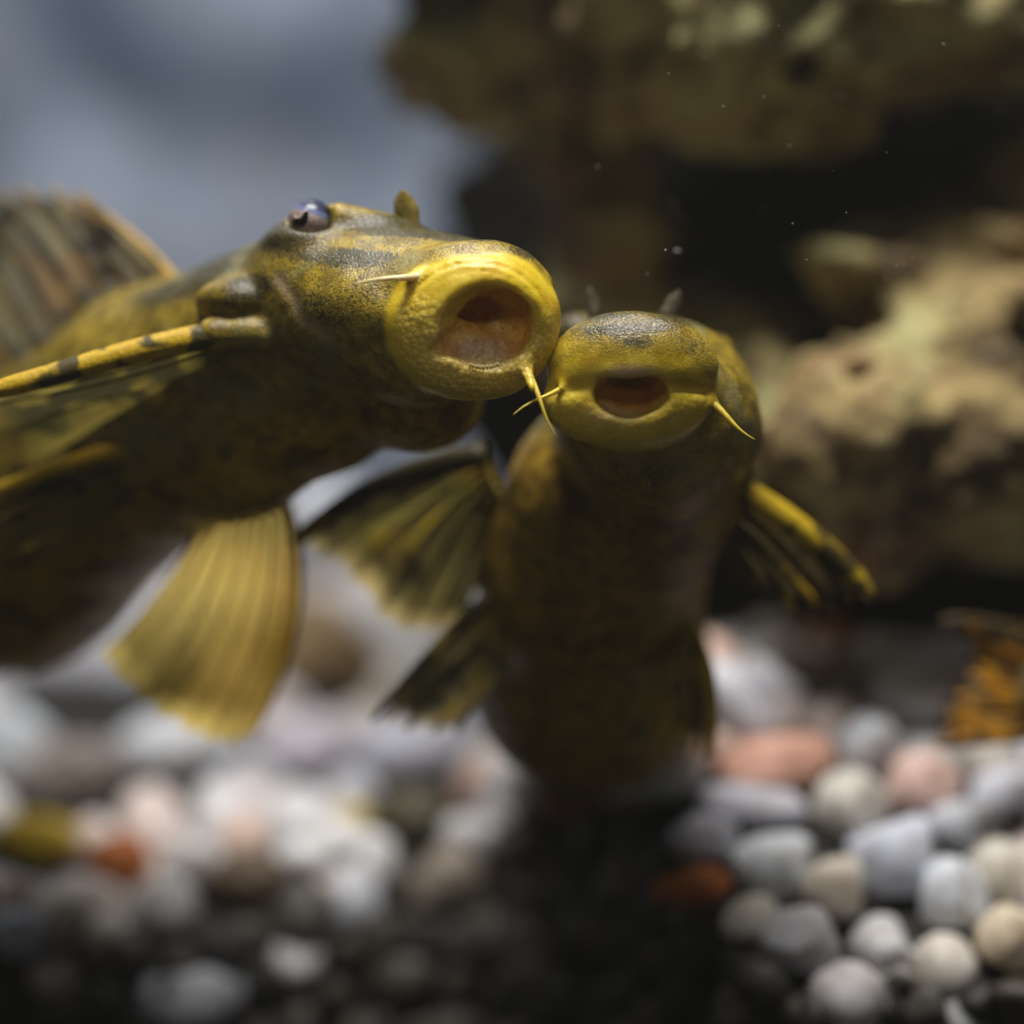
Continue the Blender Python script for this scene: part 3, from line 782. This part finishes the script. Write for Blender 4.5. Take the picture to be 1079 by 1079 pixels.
def mB(V):
    q = loc(V, CB, FB); r = np.hypot((q[:, 0] + .0) / .74, (q[:, 1] + .06) / .52)
    lip = sstep(1.05, .95, r) * sstep(-.35, -.15, q[:, 2])
    fr_ = sstep(1.35, 1.0, np.hypot(q[:, 0] / .75, (q[:, 1] - .1) / .62)) * sstep(-.3, .0, q[:, 2])
    cav = ell(q, (.02, -.02, .12), (.31, .21, .32))
    inner = sstep(.03, -.03, cav) * sstep(.26, .10, q[:, 2]) * sstep(1, .9, r)
    pink = .85 * np.exp(-(((q[:, 0] - .02) / .2) ** 2 + ((q[:, 1] - .16) / .06) ** 2)) * (q[:, 2] > .0)
    pink = np.maximum(pink, .5 * np.exp(-(((q[:, 0] + .12) / .22) ** 2 + ((q[:, 1] + .22) / .08) ** 2)) * (q[:, 2] > .0))
    pap = .35 * sstep(.0, -.12, q[:, 1]) * lip
    dk = sum(k * blob(V, *a) for k, *a in [
        (.6, 672, 362, -.3, .16, .06), (.40, 635, 350, -.1, .3, .08), (.45, 730, 368, -.1, .22, .12), (.7, 640, 336, .3, .3, .05), (.7, 720, 340, .3, .3, .05), (.3, 690, 345, -.2, .3, .06), (1.0, 785, 420, 1.2, .14, .14), (.9, 800, 475, 1.4, .18, .14),
        (.7, 600, 345, 1.2, .3, .2), (.7, 700, 332, .5, .3, .06), (.6, 770, 390, 1, .14, .1), (.5, 590, 370, .8, .1, .15), (.8, 750, 350, 1.4, .2, .1)])
    dk = np.clip(dk + .32 * sstep(.28, .6, q[:, 1]), 0, 1.2)
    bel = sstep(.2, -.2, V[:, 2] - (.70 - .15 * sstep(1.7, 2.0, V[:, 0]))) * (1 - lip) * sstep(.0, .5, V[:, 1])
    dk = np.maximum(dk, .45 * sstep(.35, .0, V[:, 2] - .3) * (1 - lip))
    lip = lip * sstep(.42, .2, q[:, 1]); lipc = np.maximum(lip, .35 * fr_ * (1 - np.clip(dk * 1.6, 0, 1)))
    return np.stack([lipc, inner, dk], 1), np.stack([bel, np.clip(pink, 0, 1), pap], 1)
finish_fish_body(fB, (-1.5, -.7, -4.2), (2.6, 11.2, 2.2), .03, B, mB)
for (px, py, y) in ((752, 368, 1.42), (606, 348, 1.42)):
    e = link('eye', sphere_mesh('eye', .13), EYE, B); e.location = P(px, py, y); e.matrix_parent_inverse = B.matrix_world.inverted()
flap(B, P(628, 334, 1.0), P(622, 306, 1.05), .055, FLAPD)
flap(B, P(703, 334, 1.0), P(715, 310, 1.05), .07, FLAPD)
barbel(B, P(734, 410, .10), P(768, 440, -.08), P(796, 464, -.14), .058, .005)
barbel(B, P(606, 402, .02), P(572, 420, -.22), P(541, 437, -.32), .035, .005)
CLR = mat_fin('clear_dark_membrane', (.10, .08, .025), (.02, .018, .01), (.20, .14, .015), (.35, .75), .55, 3.0, (.44, .60), 1.2)
PECB = mat_fin('dark_pectoral_membrane', (.26, .18, .025), (.05, .04, .015), (.42, .28, .015), (.92, .98), .55, 3.0, (.44, .56), 6.6)
OLV = mat_fin('olive_membrane', (.30, .24, .05), (.05, .042, .016), (.52, .36, .012), (.90, .97), .5, 2.6, (.50, .64), 9.2, (1, .80, .32), .6)
RAYS = mat_ray('fin_ray_banded', (.62, .42, .02), (.03, .026, .012), 2.2, (.42, .52))
RAYD = mat_ray('fin_ray_dark', (.30, .21, .02), (.025, .022, .012), 1.8, (.36, .46))
fin('pectoral_fin', B, [(P(745, 505, 1.6), P(836, 548, 1.7), P(920, 634, 1.8)), (P(740, 515, 1.8), P(812, 570, 1.9), P(880, 645, 2.0)),
    (P(733, 525, 2.0), P(790, 585, 2.1), P(825, 642, 2.2)), (P(725, 535, 2.1), P(760, 580, 2.2), P(775, 612, 2.3))], 8, CLR, RAYS, RAYS, (.15, .10), (.055, .035), 'spread fin with yellow tipped spine and dark rays')
fin('pectoral_fin', B, [(P(512, 478, 2.0), P(398, 515, 2.3), P(308, 572, 2.5)), (P(515, 490, 2.2), P(435, 545, 2.6), P(372, 615, 2.9)),
    (P(520, 505, 2.4), P(470, 580, 2.8), P(425, 670, 3.1)), (P(530, 520, 2.5), P(510, 590, 2.8), P(480, 660, 3.1))], 7, OLV, RAYD, RAYP, (.13, .09), (.05, .02), 'drooping fin with dark curved spine')
fin('pelvic_fin', B, [(P(515, 630, 2.4), P(455, 690, 2.4), P(392, 760, 2.4)), (P(525, 650, 2.5), P(475, 715, 2.5), P(425, 775, 2.4)), (P(545, 680, 2.5), P(510, 730, 2.5), P(480, 775, 2.4))], 5, PECB, RAYD, RAYP, (.075, .05), (.04, .02))
fin('pelvic_fin', B, [(P(712, 640, 2.6), P(748, 715, 2.4), P(746, 800, 2.1)), (P(698, 650, 2.6), P(718, 725, 2.4), P(708, 800, 2.1)), (P(680, 665, 2.6), P(680, 730, 2.4), P(655, 790, 2.2))], 6, PECB, RAY, RAYP, (.075, .05), (.04, .02), 'hanging fin with yellow edge beside the pink pebble')

# ---------------- third fish, only its spotted fin reaches into the picture
C3 = empty('spotted_fish', tuple(P(1200, 800, 4)))
tag(C3, 'orange and black spotted fish fin entering at the right edge', 'fish', 'catfish in the tank')
def fC(p):
    d = cone(p, P(1110, 735, 3.5), .42, P(1230, 715, 3.9), .7)
    d = smin(d, cone(p, P(1230, 715, 3.9), .7, P(1420, 700, 4.5), 1.0), .3)
    return smin(d, cone(p, P(1420, 700, 4.5), 1.0, P(1560, 715, 4.9), .6), .3)
def mC(V):
    z = np.zeros(len(V)); return np.stack([z, z, .5 + z], 1), np.stack([z, z, z], 1)
finish_fish_body(fC, (4.4, 2.0, -3.6), (12, 7.5, 1.2), .06, C3, mC)
ORF = mat_fin('orange_spotted_membrane', (.60, .30, .012), (.03, .026, .016), (.62, .24, .008), (.92, .97), .62, 3.2, (.53, .60), 3.3)
ORR = mat_ray('orange_ray', (.50, .24, .015), (.03, .026, .015), 1.6, (.48, .56))
fin('tail_fin', C3, [(P(1120, 690, 3.5), P(1060, 662, 3.4), P(992, 655, 3.3)), (P(1115, 720, 3.5), P(1060, 705, 3.4), P(1020, 700, 3.4)),
    (P(1115, 745, 3.5), P(1055, 745, 3.3), P(1000, 745, 3.2)), (P(1120, 770, 3.5), P(1050, 780, 3.2), P(985, 785, 3.1))], 8, ORF, ORR, ORR, (.10, .06), (.06, .03), scallop=.12)

# ------------------------------------------------------------------ specks drifting in the water
sv, sf = ico(1); GV, GF = [], []; base = 0
for k in range(34):
    px, py, y = RS.uniform(600, 1070), RS.uniform(10, 300), RS.uniform(-2.2, 2.6); r = RS.uniform(.006, .012)
    if k == 0: px, py, y, r = 714, 265, -1.2, .025
    if k == 1: px, py, y, r = 702, 264, -.3, .015
    GV.append(sv * r * RS.uniform(.6, 1.4, 3) + P(px, py, y)); GF.append(sf + base); base += len(sv)
tag(link('drifting_specks', mesh_np('drifting_specks', np.vstack(GV), np.vstack(GF)), mat_plain('speck', (.16, .16, .17), (.25, .25, .26), 5, .6)),
    'tiny pale specks drifting in the dark water', 'specks', kind='stuff')


# the faint cloudiness of the water
bm = bmesh.new(); bmesh.ops.create_cube(bm, size=1)
for v in bm.verts: v.co = Vector((v.co.x * 64, v.co.y * 56.5 + .75, v.co.z * 35 + 8))
me = bpy.data.meshes.new('haze'); bm.to_mesh(me); bm.free()
hz = NT('cloudy_water')
pv_ = hz.n('VolumePrincipled', {'Color': (.85, .86, .80, 1), 'Density': .0006, 'Anisotropy': .2})
hz.t.links.new(pv_.outputs[0], hz.out.inputs['Volume'])
tag(link('haze', me, hz.m), 'faintly cloudy aquarium water', 'water', kind='stuff')
